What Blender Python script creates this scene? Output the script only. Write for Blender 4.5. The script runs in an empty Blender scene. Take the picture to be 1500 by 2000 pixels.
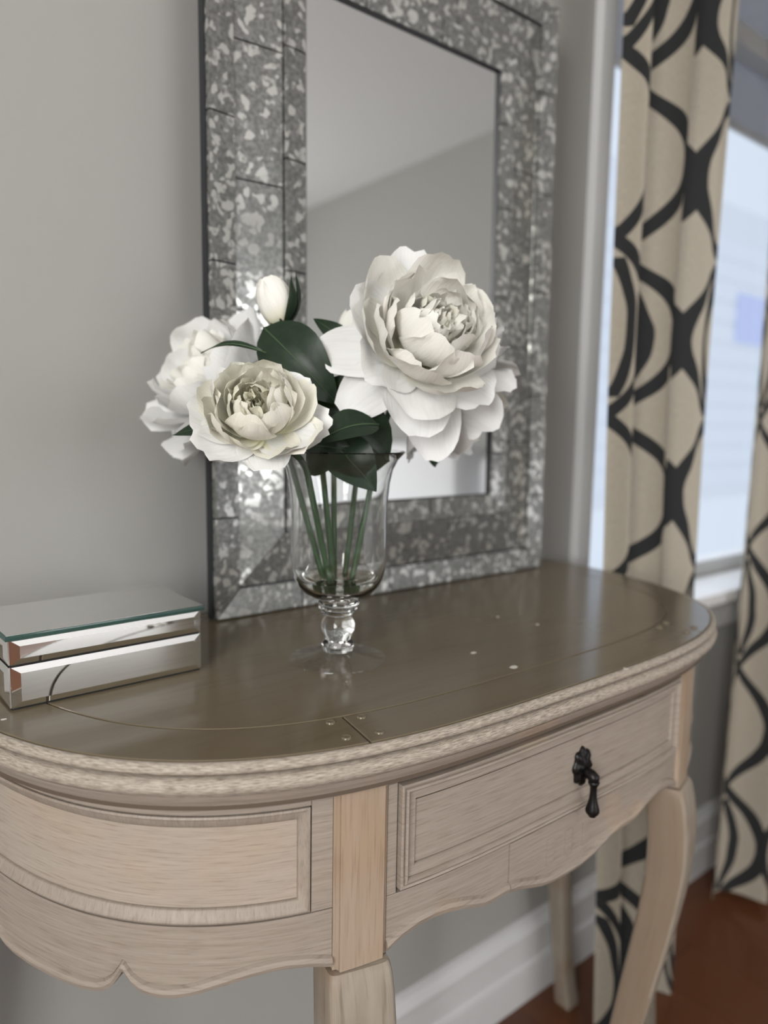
import bpy, bmesh, math, random
from mathutils import Vector, Matrix, noise

# ------------------------------------------------------------------ camera, world, light, exposure
sc = bpy.context.scene
col = sc.collection
YAW, PITCH, ROLL, FPX = .6855, .1205, .0179, 1448.9
CAM = Vector((0, -.755, .985))
T = .777                                  # table top height
fwd = Vector((math.sin(YAW)*math.cos(PITCH), math.cos(YAW)*math.cos(PITCH), -math.sin(PITCH)))
rgt = Vector((math.cos(YAW), -math.sin(YAW), 0)); upv = rgt.cross(fwd)
CR = math.cos(ROLL)*rgt + math.sin(ROLL)*upv
CU = -math.sin(ROLL)*rgt + math.cos(ROLL)*upv
cam_d = bpy.data.cameras.new('camera'); cam = bpy.data.objects.new('camera', cam_d); col.objects.link(cam)
M = Matrix.Identity(4)
for i in range(3):
    M[i][0], M[i][1], M[i][2], M[i][3] = CR[i], CU[i], -fwd[i], CAM[i]
cam.matrix_world = M
cam_d.sensor_fit = 'VERTICAL'; cam_d.sensor_height = 36; cam_d.lens = FPX/2000*36
cam_d.clip_start = .02
cam_d.dof.use_dof = True; cam_d.dof.focus_distance = .53; cam_d.dof.aperture_fstop = 3.4
sc.camera = cam
sc.view_settings.view_transform = 'Standard'; sc.view_settings.look = 'None'
sc.view_settings.gamma = 1; sc.view_settings.use_curve_mapping = False
sc.view_settings.exposure = 0.30
world = bpy.data.worlds.new('world'); sc.world = world; world.use_nodes = True
bg = world.node_tree.nodes['Background']; bg.inputs[0].default_value = (.76, .86, 1, 1); bg.inputs[1].default_value = .80

def area(name, loc, direction, sx, sy, power, color=(1, 1, 1)):
    d = bpy.data.lights.new(name, 'AREA'); d.shape = 'RECTANGLE'; d.size = sx; d.size_y = sy; d.energy = power; d.color = color
    o = bpy.data.objects.new(name, d); col.objects.link(o); o.location = loc
    o.rotation_euler = Vector(direction).to_track_quat('-Z', 'Z').to_euler()
    return o
# daylight standing in the two window openings behind the camera
area('daylight_left_window', (-1.99, -1.95, 1.62), (1, 0, 0), 1.5, 1.2, 82, (1, .985, .95))
area('daylight_rear_window', (1.15, -4.19, 1.25), (0, 1, 0), 1.9, 1.4, 32, (1, .985, .96))
area('added_sill_light', (1.45, 1.3, 3.0), (0, -.62, -.78), 1.8, 1.0, 60, (.88, .94, 1))  # extra lamp added outside, aimed down through the window to brighten its sill

def at(px, py, dep):                      # a pixel of the 1500x2000 photograph at a depth along the view
    return CAM + dep*((px-750)/FPX*CR - (py-1000)/FPX*CU + fwd)

# ------------------------------------------------------------------ materials
def mat(name):
    m = bpy.data.materials.new(name); m.use_nodes = True
    nt = m.node_tree; b = nt.nodes['Principled BSDF']
    return m, nt, b
def plain(name, c, rough=.5, metal=0., spec=.5):
    m, nt, b = mat(name); b.inputs['Base Color'].default_value = (*c, 1); b.inputs['Roughness'].default_value = rough
    b.inputs['Metallic'].default_value = metal; b.inputs['Specular IOR Level'].default_value = spec
    return m
def nd(nt, t, **k):
    n = nt.nodes.new(t)
    for a, v in k.items(): setattr(n, a, v)
    return n
def math_(nt, op, a, b=None, c=None):
    n = nd(nt, 'ShaderNodeMath', operation=op)
    for i, v in enumerate((a, b, c)):
        if v is None: continue
        if isinstance(v, (int, float)): n.inputs[i].default_value = v
        else: nt.links.new(v, n.inputs[i])
    return n.outputs[0]
def ramp(nt, fac, stops):
    r = nd(nt, 'ShaderNodeValToRGB'); e = r.color_ramp.elements
    while len(e) < len(stops): e.new(.5)
    for i, (p, c) in enumerate(stops): e[i].position = p; e[i].color = (*c, 1)
    nt.links.new(fac, r.inputs[0]); return r.outputs[0]
def mixc(nt, fac, a, b, blend='MIX'):
    n = nd(nt, 'ShaderNodeMix', data_type='RGBA', blend_type=blend)
    if isinstance(fac, (int, float)): n.inputs[0].default_value = fac
    else: nt.links.new(fac, n.inputs[0])
    for s, v in ((6, a), (7, b)):
        if isinstance(v, tuple): n.inputs[s].default_value = (*v, 1)
        else: nt.links.new(v, n.inputs[s])
    return n.outputs[2]
def noise_(nt, vec, scale, detail=3, rough=.5, sc3=None):
    if sc3:
        mp = nd(nt, 'ShaderNodeMapping'); mp.inputs['Scale'].default_value = sc3; nt.links.new(vec, mp.inputs[0]); vec = mp.outputs[0]
    n = nd(nt, 'ShaderNodeTexNoise'); n.inputs['Scale'].default_value = scale; n.inputs['Detail'].default_value = detail
    n.inputs['Roughness'].default_value = rough; nt.links.new(vec, n.inputs['Vector']); return n.outputs[0]
def bump(nt, b, h, strength, dist):
    n = nd(nt, 'ShaderNodeBump'); n.inputs['Strength'].default_value = strength; n.inputs['Distance'].default_value = dist
    nt.links.new(h, n.inputs['Height']); nt.links.new(n.outputs[0], b.inputs['Normal'])

def painted_wood(name, base, pale, brown, rough=.5, grain=(10, 380, 1), brown_lo=.58, brown_hi=.8, use_uv=True, spec=.4, bstr=.25, streak=.5, dirt=.2):
    """whitewashed taupe paint over wood: fine grain streaks along U, pale rub-through, brown wear"""
    m, nt, b = mat(name)
    tc = nd(nt, 'ShaderNodeTexCoord'); v = tc.outputs['UV' if use_uv else 'Object']
    g = noise_(nt, v, 1, 4, .6, grain)
    big = noise_(nt, v, 9, 3, .55)
    fine = noise_(nt, v, 1, 2, .5, (grain[0]*4, grain[1]*2.2, grain[2]*2))
    c = mixc(nt, math_(nt, 'MULTIPLY', ramp(nt, g, [(.35, (0, 0, 0)), (.7, (1, 1, 1))]), streak), base, pale)
    c = mixc(nt, ramp(nt, big, [(brown_lo, (0, 0, 0)), (brown_hi, (.75, .75, .75))]), c, brown)
    dk = ramp(nt, fine, [(.3, (1-dirt, 1-dirt*1.1, 1-dirt*1.2)), (.48, (1, 1, 1))])
    c = mixc(nt, 1.0, c, dk, 'MULTIPLY')
    nt.links.new(c, b.inputs['Base Color']); b.inputs['Roughness'].default_value = rough; b.inputs['Specular IOR Level'].default_value = spec
    bump(nt, b, fine, bstr, .0006)
    return m
TAUPE = (.285, .238, .197); PALE = (.41, .356, .308); TAN = (.50, .345, .22)
M_APRON = painted_wood('whitewashed_taupe_wood', TAUPE, PALE, TAN, .5, brown_lo=.6, brown_hi=.85)
M_PANEL = painted_wood('rubbed_panel_wood', (.355, .30, .25), (.465, .40, .345), (.45, .32, .21), .5, brown_lo=.5, brown_hi=.95)
M_LEG = painted_wood('bare_rubbed_leg_wood', (.345, .268, .20), (.42, .345, .28), (.345, .232, .145), .45, grain=(150, 9, 1), brown_lo=.36, brown_hi=.7)
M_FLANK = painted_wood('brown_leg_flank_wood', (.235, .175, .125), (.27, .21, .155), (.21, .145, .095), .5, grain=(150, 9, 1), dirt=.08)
M_LEG_LOW = painted_wood('washed_leg_wood', (.27, .228, .182), (.40, .36, .30), (.22, .145, .09), .5, grain=(150, 9, 1), brown_lo=.48, brown_hi=.66, dirt=.3)
M_TOP = painted_wood('table_top_wood', (.142, .113, .072), (.160, .128, .085), (.148, .107, .067), .18, grain=(3.5, 60, 60), use_uv=False, spec=.5, bstr=.02, brown_lo=.5, brown_hi=.95, streak=.5, dirt=.07)
M_GROOVE = plain('dark_glaze_wood', (.10, .072, .05), .8)
def edge_material():
    m, nt, b = mat('distressed_moulding_wood')
    v = nd(nt, 'ShaderNodeTexCoord').outputs['UV']
    g = noise_(nt, v, 1, 4, .65, (130, 1500, 1)); big = noise_(nt, v, 1, 5, .75, (60, 420, 1))
    c = mixc(nt, ramp(nt, g, [(.38, (0, 0, 0)), (.62, (1, 1, 1))]), (.24, .20, .165), (.55, .485, .405))
    c = mixc(nt, ramp(nt, big, [(.30, (1, 1, 1)), (.43, (0, 0, 0))]), c, (.14, .10, .07))
    nt.links.new(c, b.inputs['Base Color']); b.inputs['Roughness'].default_value = .5
    bump(nt, b, g, .6, .0012); return m
M_EDGE = edge_material()

def wall_paint():
    m, nt, b = mat('greige_wall_paint')
    v = nd(nt, 'ShaderNodeTexCoord').outputs['Object']
    n = noise_(nt, v, 260, 2)
    b.inputs['Base Color'].default_value = (.350, .346, .330, 1); b.inputs['Roughness'].default_value = .7
    bump(nt, b, n, .05, .0008); return m
M_WALL = wall_paint()
M_CEIL = plain('white_ceiling_paint', (.82, .82, .815), .9)
M_WHITE = plain('white_trim_paint', (.64, .64, .645), .35)
def floor_wood():
    m, nt, b = mat('red_brown_floor_wood')
    v = nd(nt, 'ShaderNodeTexCoord').outputs['Object']; oi = nd(nt, 'ShaderNodeObjectInfo')
    g = noise_(nt, v, 1, 4, .6, (60, 3, 60))
    c = mixc(nt, g, (.055, .016, .007), (.13, .045, .018))
    c = mixc(nt, math_(nt, 'MULTIPLY', oi.outputs['Random'], .55), c, (.15, .055, .02))
    nt.links.new(c, b.inputs['Base Color']); b.inputs['Roughness'].default_value = .28; bump(nt, b, g, .08, .001); return m
M_FLOOR = floor_wood(); M_SUBFLOOR = plain('dark_subfloor', (.03, .012, .006), .7)

def antique_mirror():
    m, nt, b = mat('antiqued_mirror_glass')
    v = nd(nt, 'ShaderNodeTexCoord').outputs['Object']
    vo = nd(nt, 'ShaderNodeTexVoronoi', feature='SMOOTH_F1'); vo.inputs['Scale'].default_value = 78; vo.inputs['Smoothness'].default_value = .35
    w = noise_(nt, v, 55, 3, .6); 
    vm = nd(nt, 'ShaderNodeVectorMath', operation='ADD'); nt.links.new(v, vm.inputs[0])
    ws = nd(nt, 'ShaderNodeVectorMath', operation='SCALE'); ws.inputs['Scale'].default_value = .034
    nz = nd(nt, 'ShaderNodeTexNoise'); nz.inputs['Scale'].default_value = 48; nt.links.new(v, nz.inputs['Vector'])
    nt.links.new(nz.outputs['Color'], ws.inputs[0]); nt.links.new(ws.outputs[0], vm.inputs[1]); nt.links.new(vm.outputs[0], vo.inputs['Vector'])
    blob = ramp(nt, vo.outputs['Distance'], [(.34, (1, 1, 1)), (.44, (0, 0, 0))])
    fine = ramp(nt, noise_(nt, v, 210, 3, .6), [(.40, (0, 0, 0)), (.62, (1, 1, 1))])
    keep = ramp(nt, w, [(.34, (0, 0, 0)), (.46, (1, 1, 1))])
    f = math_(nt, 'MAXIMUM', math_(nt, 'MULTIPLY', blob, keep), math_(nt, 'MULTIPLY', fine, .30))
    c = mixc(nt, f, (.17, .173, .166), (.60, .60, .575))
    nt.links.new(c, b.inputs['Base Color']); b.inputs['Metallic'].default_value = .62
    nt.links.new(math_(nt, 'MULTIPLY_ADD', f, -.12, .24), b.inputs['Roughness'])
    return m
M_ANTIQUE = antique_mirror()
M_MIRROR = plain('clear_mirror', (.74, .75, .745), .0, 1)
M_BEVEL = plain('bevelled_mirror', (.90, .90, .89), .03, 1)
M_BLACK = plain('black_frame_edge', (.008, .010, .014), .35)
M_IRON = plain('black_iron', (.012, .011, .011), .38, .6)
M_GREEN_EDGE = plain('green_glass_edge', (.035, .075, .065), .15)
M_LINING = plain('black_lining', (.01, .01, .01), .8)

def glass(name, ior, color=(1, 1, 1), rough=0.):
    m, nt, b = mat(name); b.inputs['Base Color'].default_value = (*color, 1); b.inputs['Transmission Weight'].default_value = 1
    b.inputs['IOR'].default_value = ior; b.inputs['Roughness'].default_value = rough; return m
M_GLASS = glass('clear_vase_glass', 1.48, (.985, .99, .985)); M_WATER = glass('water', 1.33, (.97, .985, .95))
def pane_glass():
    m, nt, b = mat('window_pane_glass'); nt.nodes.remove(b)
    t = nd(nt, 'ShaderNodeBsdfTransparent'); g = nd(nt, 'ShaderNodeBsdfGlossy'); g.inputs['Roughness'].default_value = .02
    f = nd(nt, 'ShaderNodeFresnel'); f.inputs[0].default_value = 1.45; mx = nd(nt, 'ShaderNodeMixShader')
    ge = nd(nt, 'ShaderNodeNewGeometry')
    nt.links.new(math_(nt, 'MULTIPLY', f.outputs[0], math_(nt, 'SUBTRACT', 1.0, ge.outputs['Backfacing'])), mx.inputs[0]); nt.links.new(t.outputs[0], mx.inputs[1]); nt.links.new(g.outputs[0], mx.inputs[2])
    nt.links.new(mx.outputs[0], nt.nodes['Material Output'].inputs[0]); return m
M_PANE = pane_glass()
def cloth(name, c, transl, tr=.35):
    m, nt, b = mat(name); b.inputs['Base Color'].default_value = (*c, 1); b.inputs['Roughness'].default_value = .9; b.inputs['Specular IOR Level'].default_value = .1
    t = nd(nt, 'ShaderNodeBsdfTranslucent'); t.inputs[0].default_value = (*transl, 1); mx = nd(nt, 'ShaderNodeMixShader'); mx.inputs[0].default_value = tr
    nt.links.new(b.outputs[0], mx.inputs[1]); nt.links.new(t.outputs[0], mx.inputs[2]); nt.links.new(mx.outputs[0], nt.nodes['Material Output'].inputs[0])
    return m, nt, b, t
M_SHADE = cloth('grey_roller_shade', (.5, .5, .52), (.42, .43, .46), .5)[0]
M_SOFA = plain('white_slipcover', (.86, .87, .9), .85)

PU, PV = .104, .50
def curtain_cloth():
    m, nt, b, t = cloth('ogee_printed_linen', (.5, .45, .37), (.4, .35, .27), .22)
    uv = nd(nt, 'ShaderNodeTexCoord').outputs['UV']; sp = nd(nt, 'ShaderNodeSeparateXYZ'); nt.links.new(uv, sp.inputs[0])
    wob = noise_(nt, uv, 7, 2)
    u = math_(nt, 'MULTIPLY_ADD', wob, .16, math_(nt, 'DIVIDE', sp.outputs[0], PU)); v = math_(nt, 'DIVIDE', sp.outputs[1], PV)
    sn = math_(nt, 'SINE', math_(nt, 'MULTIPLY', v, 2*math.pi))
    def band(amp, w):
        k = math_(nt, 'MULTIPLY_ADD', sn, amp, u)
        d = math_(nt, 'ABSOLUTE', math_(nt, 'SUBTRACT', math_(nt, 'FRACT', k), .5))
        return math_(nt, 'LESS_THAN', d, w)
    f = math_(nt, 'MAXIMUM', band(.5, .076), band(-.5, .076))
    # narrower leaf outline inside the lens cells of every second row
    half = math_(nt, 'MULTIPLY', math_(nt, 'MAXIMUM', sn, 0.0), .27)
    uu = math_(nt, 'ABSOLUTE', math_(nt, 'SUBTRACT', math_(nt, 'FRACT', u), .5))
    dd = math_(nt, 'ABSOLUTE', math_(nt, 'SUBTRACT', uu, math_(nt, 'SUBTRACT', half, .06)))
    f = math_(nt, 'MAXIMUM', f, math_(nt, 'MULTIPLY', math_(nt, 'LESS_THAN', dd, .055), math_(nt, 'GREATER_THAN', half, .09)))
    weave = noise_(nt, uv, 1, 2, .5, (900, 120, 1))
    c = mixc(nt, f, (.44, .395, .325), (.036, .037, .038))
    c = mixc(nt, 1., c, ramp(nt, weave, [(.2, (.82, .82, .82)), (.7, (1, 1, 1))]), 'MULTIPLY')
    nt.links.new(c, b.inputs['Base Color']); nt.links.new(mixc(nt, 1., c, (.8, .78, .72), 'MULTIPLY'), t.inputs[0])
    return m
M_CURTAIN = curtain_cloth()

def petal_mat(name, tip, base, tr=.14):
    m, nt, b, t = cloth(name, tip, tip, tr)
    uv = nd(nt, 'ShaderNodeTexCoord').outputs['UV']; sp = nd(nt, 'ShaderNodeSeparateXYZ'); nt.links.new(uv, sp.inputs[0])
    c = mixc(nt, ramp(nt, sp.outputs[1], [(.05, (1, 1, 1)), (.5, (0, 0, 0))]), tip, base)
    vein = noise_(nt, uv, 1, 3, .6, (26, 2.2, 1))
    c = mixc(nt, 1., c, ramp(nt, vein, [(.25, (.93, .93, .92)), (.6, (1, 1, 1))]), 'MULTIPLY')
    nt.links.new(c, b.inputs['Base Color']); nt.links.new(c, t.inputs[0]); b.inputs['Roughness'].default_value = .6
    bump(nt, b, vein, .5, .0012); return m
M_PETAL = petal_mat('ivory_petal', (.93, .915, .865), (.86, .84, .62))
M_PETAL_CREAM = petal_mat('cream_petal', (.93, .915, .825), (.88, .87, .58))
M_PETAL_OUT = petal_mat('white_guard_petal', (.92, .92, .915), (.90, .89, .83))
M_PETAL_IN = petal_mat('greenish_inner_petal', (.92, .90, .76), (.70, .73, .34))
def leaf_mat():
    m, nt, b, t = cloth('dark_green_leaf', (.02, .05, .025), (.05, .11, .02), .18)
    uv = nd(nt, 'ShaderNodeTexCoord').outputs['UV']; n = noise_(nt, uv, 6, 3)
    c = mixc(nt, n, (.004, .013, .009), (.022, .043, .020)); nt.links.new(c, b.inputs['Base Color'])
    b.inputs['Roughness'].default_value = .42; b.inputs['Specular IOR Level'].default_value = .4; bump(nt, b, n, .2, .001); return m
M_LEAF = leaf_mat(); M_STEM = plain('green_stem', (.045, .10, .04), .5); M_VEIN = plain('leaf_midrib', (.05, .09, .04), .5)

# ------------------------------------------------------------------ mesh helpers
def obj(name, verts, faces, m, parent=None, smooth=False, uvs=None, loc=None):
    me = bpy.data.meshes.new(name); me.from_pydata([tuple(v) for v in verts], [], faces)
    if uvs:
        L = me.uv_layers.new(name='UVMap')
        for poly in me.polygons:
            for li in poly.loop_indices: L.data[li].uv = uvs[me.loops[li].vertex_index]
    if m: me.materials.append(m)
    if smooth:
        for p in me.polygons: p.use_smooth = True
    me.update()
    o = bpy.data.objects.new(name, me); col.objects.link(o)
    if loc: o.location = loc
    if parent: o.parent = parent
    return o
def fixn(o):
    bm = bmesh.new(); bm.from_mesh(o.data); bmesh.ops.recalc_face_normals(bm, faces=bm.faces); bm.to_mesh(o.data); bm.free(); return o
def autosmooth(o, ang=35):
    bm = bmesh.new(); bm.from_mesh(o.data)
    for e in bm.edges:
        e.smooth = not (len(e.link_faces) == 2 and e.calc_face_angle(0) > math.radians(ang))
    for f in bm.faces: f.smooth = True
    bm.to_mesh(o.data); bm.free(); return o
def empty(name, loc, label, cat, group=None, kind=None):
    o = bpy.data.objects.new(name, None); col.objects.link(o); o.location = loc; o.empty_display_size = .05
    return tag(o, label, cat, group, kind)
def tag(o, label=None, cat=None, group=None, kind=None):
    if label: o['label'] = label
    if cat: o['category'] = cat
    if group: o['group'] = group
    if kind: o['kind'] = kind
    return o
BOXF = [(0, 3, 2, 1), (4, 5, 6, 7), (0, 1, 5, 4), (1, 2, 6, 5), (2, 3, 7, 6), (3, 0, 4, 7)]
def boxv(x0, x1, y0, y1, z0, z1):
    return [Vector(p) for p in ((x0, y0, z0), (x1, y0, z0), (x1, y1, z0), (x0, y1, z0), (x0, y0, z1), (x1, y0, z1), (x1, y1, z1), (x0, y1, z1))]
def boxes(name, bs, m, parent=None, bev=0., loc=None):
    vs, fs = [], []
    for b in bs:
        k = len(vs); vs += boxv(*b); fs += [tuple(i+k for i in f) for f in BOXF]
    o = obj(name, vs, fs, m, parent, loc=loc)
    if bev:
        bm = bmesh.new(); bm.from_mesh(o.data)
        bmesh.ops.bevel(bm, geom=list(bm.edges), offset=bev, segments=2, affect='EDGES', profile=.5); bm.to_mesh(o.data); bm.free(); autosmooth(o)
    return o
def grid_faces(nu, nv, closed_u=False, closed_v=False):
    fs = []
    for i in range(nu if closed_u else nu-1):
        for j in range(nv if closed_v else nv-1):
            a, b = i, (i+1) % nu; c, d = j, (j+1) % nv
            fs.append((a*nv+c, b*nv+c, b*nv+d, a*nv+d))
    return fs
def lathe(name, prof, m, parent=None, loc=None, n=48, smooth=True):
    vs = [(r*math.cos(2*math.pi*i/n), r*math.sin(2*math.pi*i/n), z) for i in range(n) for r, z in prof]
    o = obj(name, vs, grid_faces(n, len(prof), True), m, parent, loc=loc)
    bm = bmesh.new(); bm.from_mesh(o.data); bmesh.ops.remove_doubles(bm, verts=bm.verts, dist=1e-6)
    bmesh.ops.recalc_face_normals(bm, faces=bm.faces); bm.to_mesh(o.data); bm.free()
    if smooth: autosmooth(o, 50)
    return o
def tube(name, pts, rad, m, parent=None, n=10):
    pts = [Vector(p) for p in pts]; vs = []; rr = rad if isinstance(rad, list) else [rad]*len(pts)
    ref = Vector((1, 0, 0))
    for i, p in enumerate(pts):
        t = (pts[min(i+1, len(pts)-1)]-pts[max(i-1, 0)]).normalized()
        a = t.cross(ref); a = a.normalized() if a.length > 1e-4 else t.cross(Vector((0, 1, 0))).normalized(); b = t.cross(a)
        vs += [p + rr[i]*(math.cos(2*math.pi*k/n)*a + math.sin(2*math.pi*k/n)*b) for k in range(n)]
    fs = grid_faces(len(pts), n, False, True) + [tuple(range(n)), tuple(range((len(pts)-1)*n, len(pts)*n))]
    return fixn(obj(name, vs, fs, m, parent, True))
def bez(a, b, c, d, n=14):
    a, b, c, d = map(Vector, (a, b, c, d)); out = []
    for i in range(n):
        t = i/(n-1); s = 1-t; out.append(a*s**3 + b*3*s*s*t + c*3*s*t*t + d*t**3)
    return out

# ------------------------------------------------------------------ the room
XL, XR, YF, ZC = -2.0, 2.77, -4.2, 2.44
W0, W1, WZ0, WZ1 = 1.058, 1.98, .655, 2.08          # window opening in the mirror wall
def wall_with_hole(name, axis, pos, thick, a0, a1, h):   # h = (a, b, z0, z1) or None
    bs = []
    def bb(p, q, z0, z1):
        lo, hi = min(pos, pos+thick), max(pos, pos+thick)
        bs.append((p, q, lo, hi, z0, z1) if axis == 'y' else (lo, hi, p, q, z0, z1))
    if h:
        bb(a0, h[0], 0, ZC); bb(h[1], a1, 0, ZC); bb(h[0], h[1], 0, h[2]); bb(h[0], h[1], h[3], ZC)
    else: bb(a0, a1, 0, ZC)
    return tag(boxes(name, bs, M_WALL), kind='structure')
wall_with_hole('wall_back', 'y', 0, .14, XL-.14, XR+.14, (W0, W1, WZ0, WZ1))
wall_with_hole('wall_right', 'x', XR, .14, YF, 0, None)
wall_with_hole('wall_left', 'x', XL, -.14, YF, 0, (-2.7, -1.2, 1.0, 2.25))
wall_with_hole('wall_front', 'y', YF, -.14, XL-.14, XR+.14, (.2, 2.1, .5, 2.0))
tag(boxes('ceiling', [(XL-.14, XR+.14, YF-.14, .14, ZC, ZC+.1)], M_CEIL), kind='structure')
floor = tag(boxes('floor', [(XL-.14, XR+.14, YF-.14, .14, -.08, -.012)], M_SUBFLOOR), kind='structure')
rng = random.Random(5)
bw, bl = .127, 1.42
plank_me = None
x = XL; ci = 0
while x < XR - .01:
    off = rng.random()*bl; y = YF - off
    while y < 0:
        y0, y1 = max(y, YF), min(y+bl, 0)
        if y1 - y0 > .02:
            w = min(bw, XR-x)
            if plank_me is None:
                p0 = boxes('floor_board', [(.0006, 1-.0006/bw*0-.008, .001, .999, -.0125, 0)], M_FLOOR); plank_me = p0.data; o = p0
            else:
                o = bpy.data.objects.new('floor_board', plank_me); col.objects.link(o)
            o.parent = floor; o.location = (x, y0, 0); o.scale = (w, y1-y0, 1)
        y += bl
    x += bw
def skirting(name, a, b, nrm):                          # moulded baseboard swept along the foot of a wall
    prof = [(0, 0), (.017, 0), (.017, .062), (.0155, .068), (.012, .071), (.012, .112), (.0145, .116), (.0145, .124), (.010, .131), (.006, .137), (.005, .144), (0, .146)]
    a, b, nrm = Vector(a), Vector(b), Vector(nrm); vs = [p + nrm*d + Vector((0, 0, z)) for p in (a, b) for d, z in prof]
    n = len(prof); o = obj(name, vs, [(j, j+1, n+j+1, n+j) for j in range(n-1)] + [tuple(range(n)), tuple(range(n, 2*n))], M_WHITE)
    return tag(fixn(o), kind='structure')
skirting('baseboard_back', (XL, 0, 0), (XR, 0, 0), (0, -1, 0)); skirting('baseboard_right', (XR, YF, 0), (XR, 0, 0), (-1, 0, 0))
skirting('baseboard_left', (XL, YF, 0), (XL, 0, 0), (1, 0, 0)); skirting('baseboard_front', (XL, YF, 0), (XR, YF, 0), (0, 1, 0))

# window beside the table: casing, stool, sashes, panes, roller shade
win = tag(bpy.data.objects.new('window_1', None), kind='structure'); col.objects.link(win); win.location = (W0, 0, WZ0)
def wpart(n, bs, m, bev=0.): return boxes(n, [(x0-W0, x1-W0, y0, y1, z0-WZ0, z1-WZ0) for x0, x1, y0, y1, z0, z1 in bs], m, win, bev)
wpart('casing', [(1.022, W0, -.016, .001, .63, 2.13)], M_WHITE, .002); wpart('casing', [(W1, W1+.07, -.016, .001, .63, 2.13)], M_WHITE, .002)
wpart('head_casing', [(1.0, W1+.09, -.02, .001, 2.08, 2.17)], M_WHITE, .003)
wpart('window_stool', [(1.0, W1+.09, -.055, .10, .632, .657)], M_WHITE, .004); wpart('stool_apron', [(1.022, W1+.07, -.018, .001, .565, .632)], M_WHITE, .003)
wpart('sash', [(W0, W0+.03, .06, .10, .657, 2.08), (W1-.045, W1, .06, .10, .657, 2.08), (W0+.03, W1-.045, .06, .10, .657, .688), (W0+.03, W1-.045, .06, .10, 2.03, 2.08)], M_WHITE)
wpart('meeting_rail', [(W0+.03, W1-.045, .055, .10, 1.775, 1.815)], M_WHITE, .003)
wpart('pane', [(W0+.03, W1-.045, .078, .082, .688, 1.775)], M_PANE); wpart('pane', [(W0+.03, W1-.045, .078, .082, 1.815, 2.03)], M_PANE)
wpart('roller_shade', [(W0+.005, W1-.005, .105, .107, 1.655, 2.08)], M_SHADE)
wpart('shade_bar', [(W0+.005, W1-.005, .102, .110, 1.64, 1.655)], plain('grey_shade_bar', (.5, .5, .52), .5))
# the two windows behind the camera
def plain_window(name, lo, hi, side):
    w = tag(bpy.data.objects.new(name, None), kind='structure'); col.objects.link(w); w.location = lo
    d = [hi[i]-lo[i] for i in range(3)]; a = 1 if side == 'x' else 0
    def bx(u0, u1, z0, z1, t0, t1):
        return (t0, t1, u0, u1, z0, z1) if side == 'x' else (u0, u1, t0, t1, z0, z1)
    L, Hh = d[a], d[2]
    boxes('casing', [bx(-.07, 0, -.07, Hh+.07, -.02, .02), bx(L, L+.07, -.07, Hh+.07, -.02, .02), bx(0, L, Hh, Hh+.07, -.02, .02), bx(0, L, -.07, 0, -.02, .02)], M_WHITE, w)
    boxes('mullion', [bx(L/2-.02, L/2+.02, 0, Hh, .02, .045)], M_WHITE, w); boxes('transom', [bx(0, L, Hh*.5-.02, Hh*.5+.02, .021, .044)], M_WHITE, w)
    return w
plain_window('window_2', (XL, -2.7, 1.0), (XL, -1.2, 2.25), 'x'); plain_window('window_3', (.2, YF, .5), (2.1, YF, 2.0), 'y')

# house across the street, seen through the pane
hs = empty('house', (16.5, 7.0, -.5), 'pale house with bluish window seen through window pane', 'house')
boxes('wall', [(-6, 6, 0, .2, 0, 6)], plain('pale_siding', (.9, .9, .92), .8), hs)
for k in range(12): boxes('siding_board', [(-6, 6, -.03, 0, .3+k*.42, .68+k*.42)], plain('pale_siding', (.92, .93, .95), .8), hs)
boxes('house_window', [(-.75, .95, -.06, -.03, 3.3, 4.3)], plain('blue_house_window', (.66, .70, .97), .5), hs)

# ------------------------------------------------------------------ console table
CX, CY, TW, TD, TN = .5005, .0727, .4317, .4831, 3.4
U0 = .006
YB = -.022                                              # back edge
table = empty('console_table', (CX, YB, 0), 'whitewashed taupe half-oval console table with one drawer and curved legs', 'console table')
tl = Vector((CX, YB, 0))
# outline as a polyline with arc length s (0 at the front middle, negative to the left)
raw = []
N_ = 1600
for i in range(N_+1):
    t = math.pi*i/N_
    raw.append(Vector((-math.copysign(abs(math.cos(t))**(2/TN), math.cos(t))*TW, CY-YB-abs(math.sin(t))**(2/TN)*TD)))
raw = [p for p in raw if p.y <= 0.0]
raw = [Vector((raw[0].x, 0))] + raw + [Vector((raw[-1].x, 0))]
acc = [0]
for i in range(1, len(raw)): acc.append(acc[-1] + (raw[i]-raw[i-1]).length)
mid = min(range(len(raw)), key=lambda i: abs(raw[i].x)); S0 = acc[mid]; S_MAX = acc[-1]-S0
import bisect
def oc(s, off=0.):                                      # outline point at arc s, moved inward by off
    a = max(0, min(acc[-1]-1e-6, s+S0)); i = max(1, min(len(acc)-1, bisect.bisect(acc, a))); f = (a-acc[i-1])/max(1e-9, acc[i]-acc[i-1])
    p = raw[i-1].lerp(raw[i], f)
    i0, i1 = max(0, i-7), min(len(raw)-1, i+6); t = (raw[i1]-raw[i0]).normalized(); n = Vector((-t.y, t.x))
    return p + n*off, n
def s_of_x(x):
    best = min((i for i in range(len(raw)) if raw[i].y < -.1), key=lambda i: abs(raw[i].x-x)); return acc[best]-S0
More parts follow.
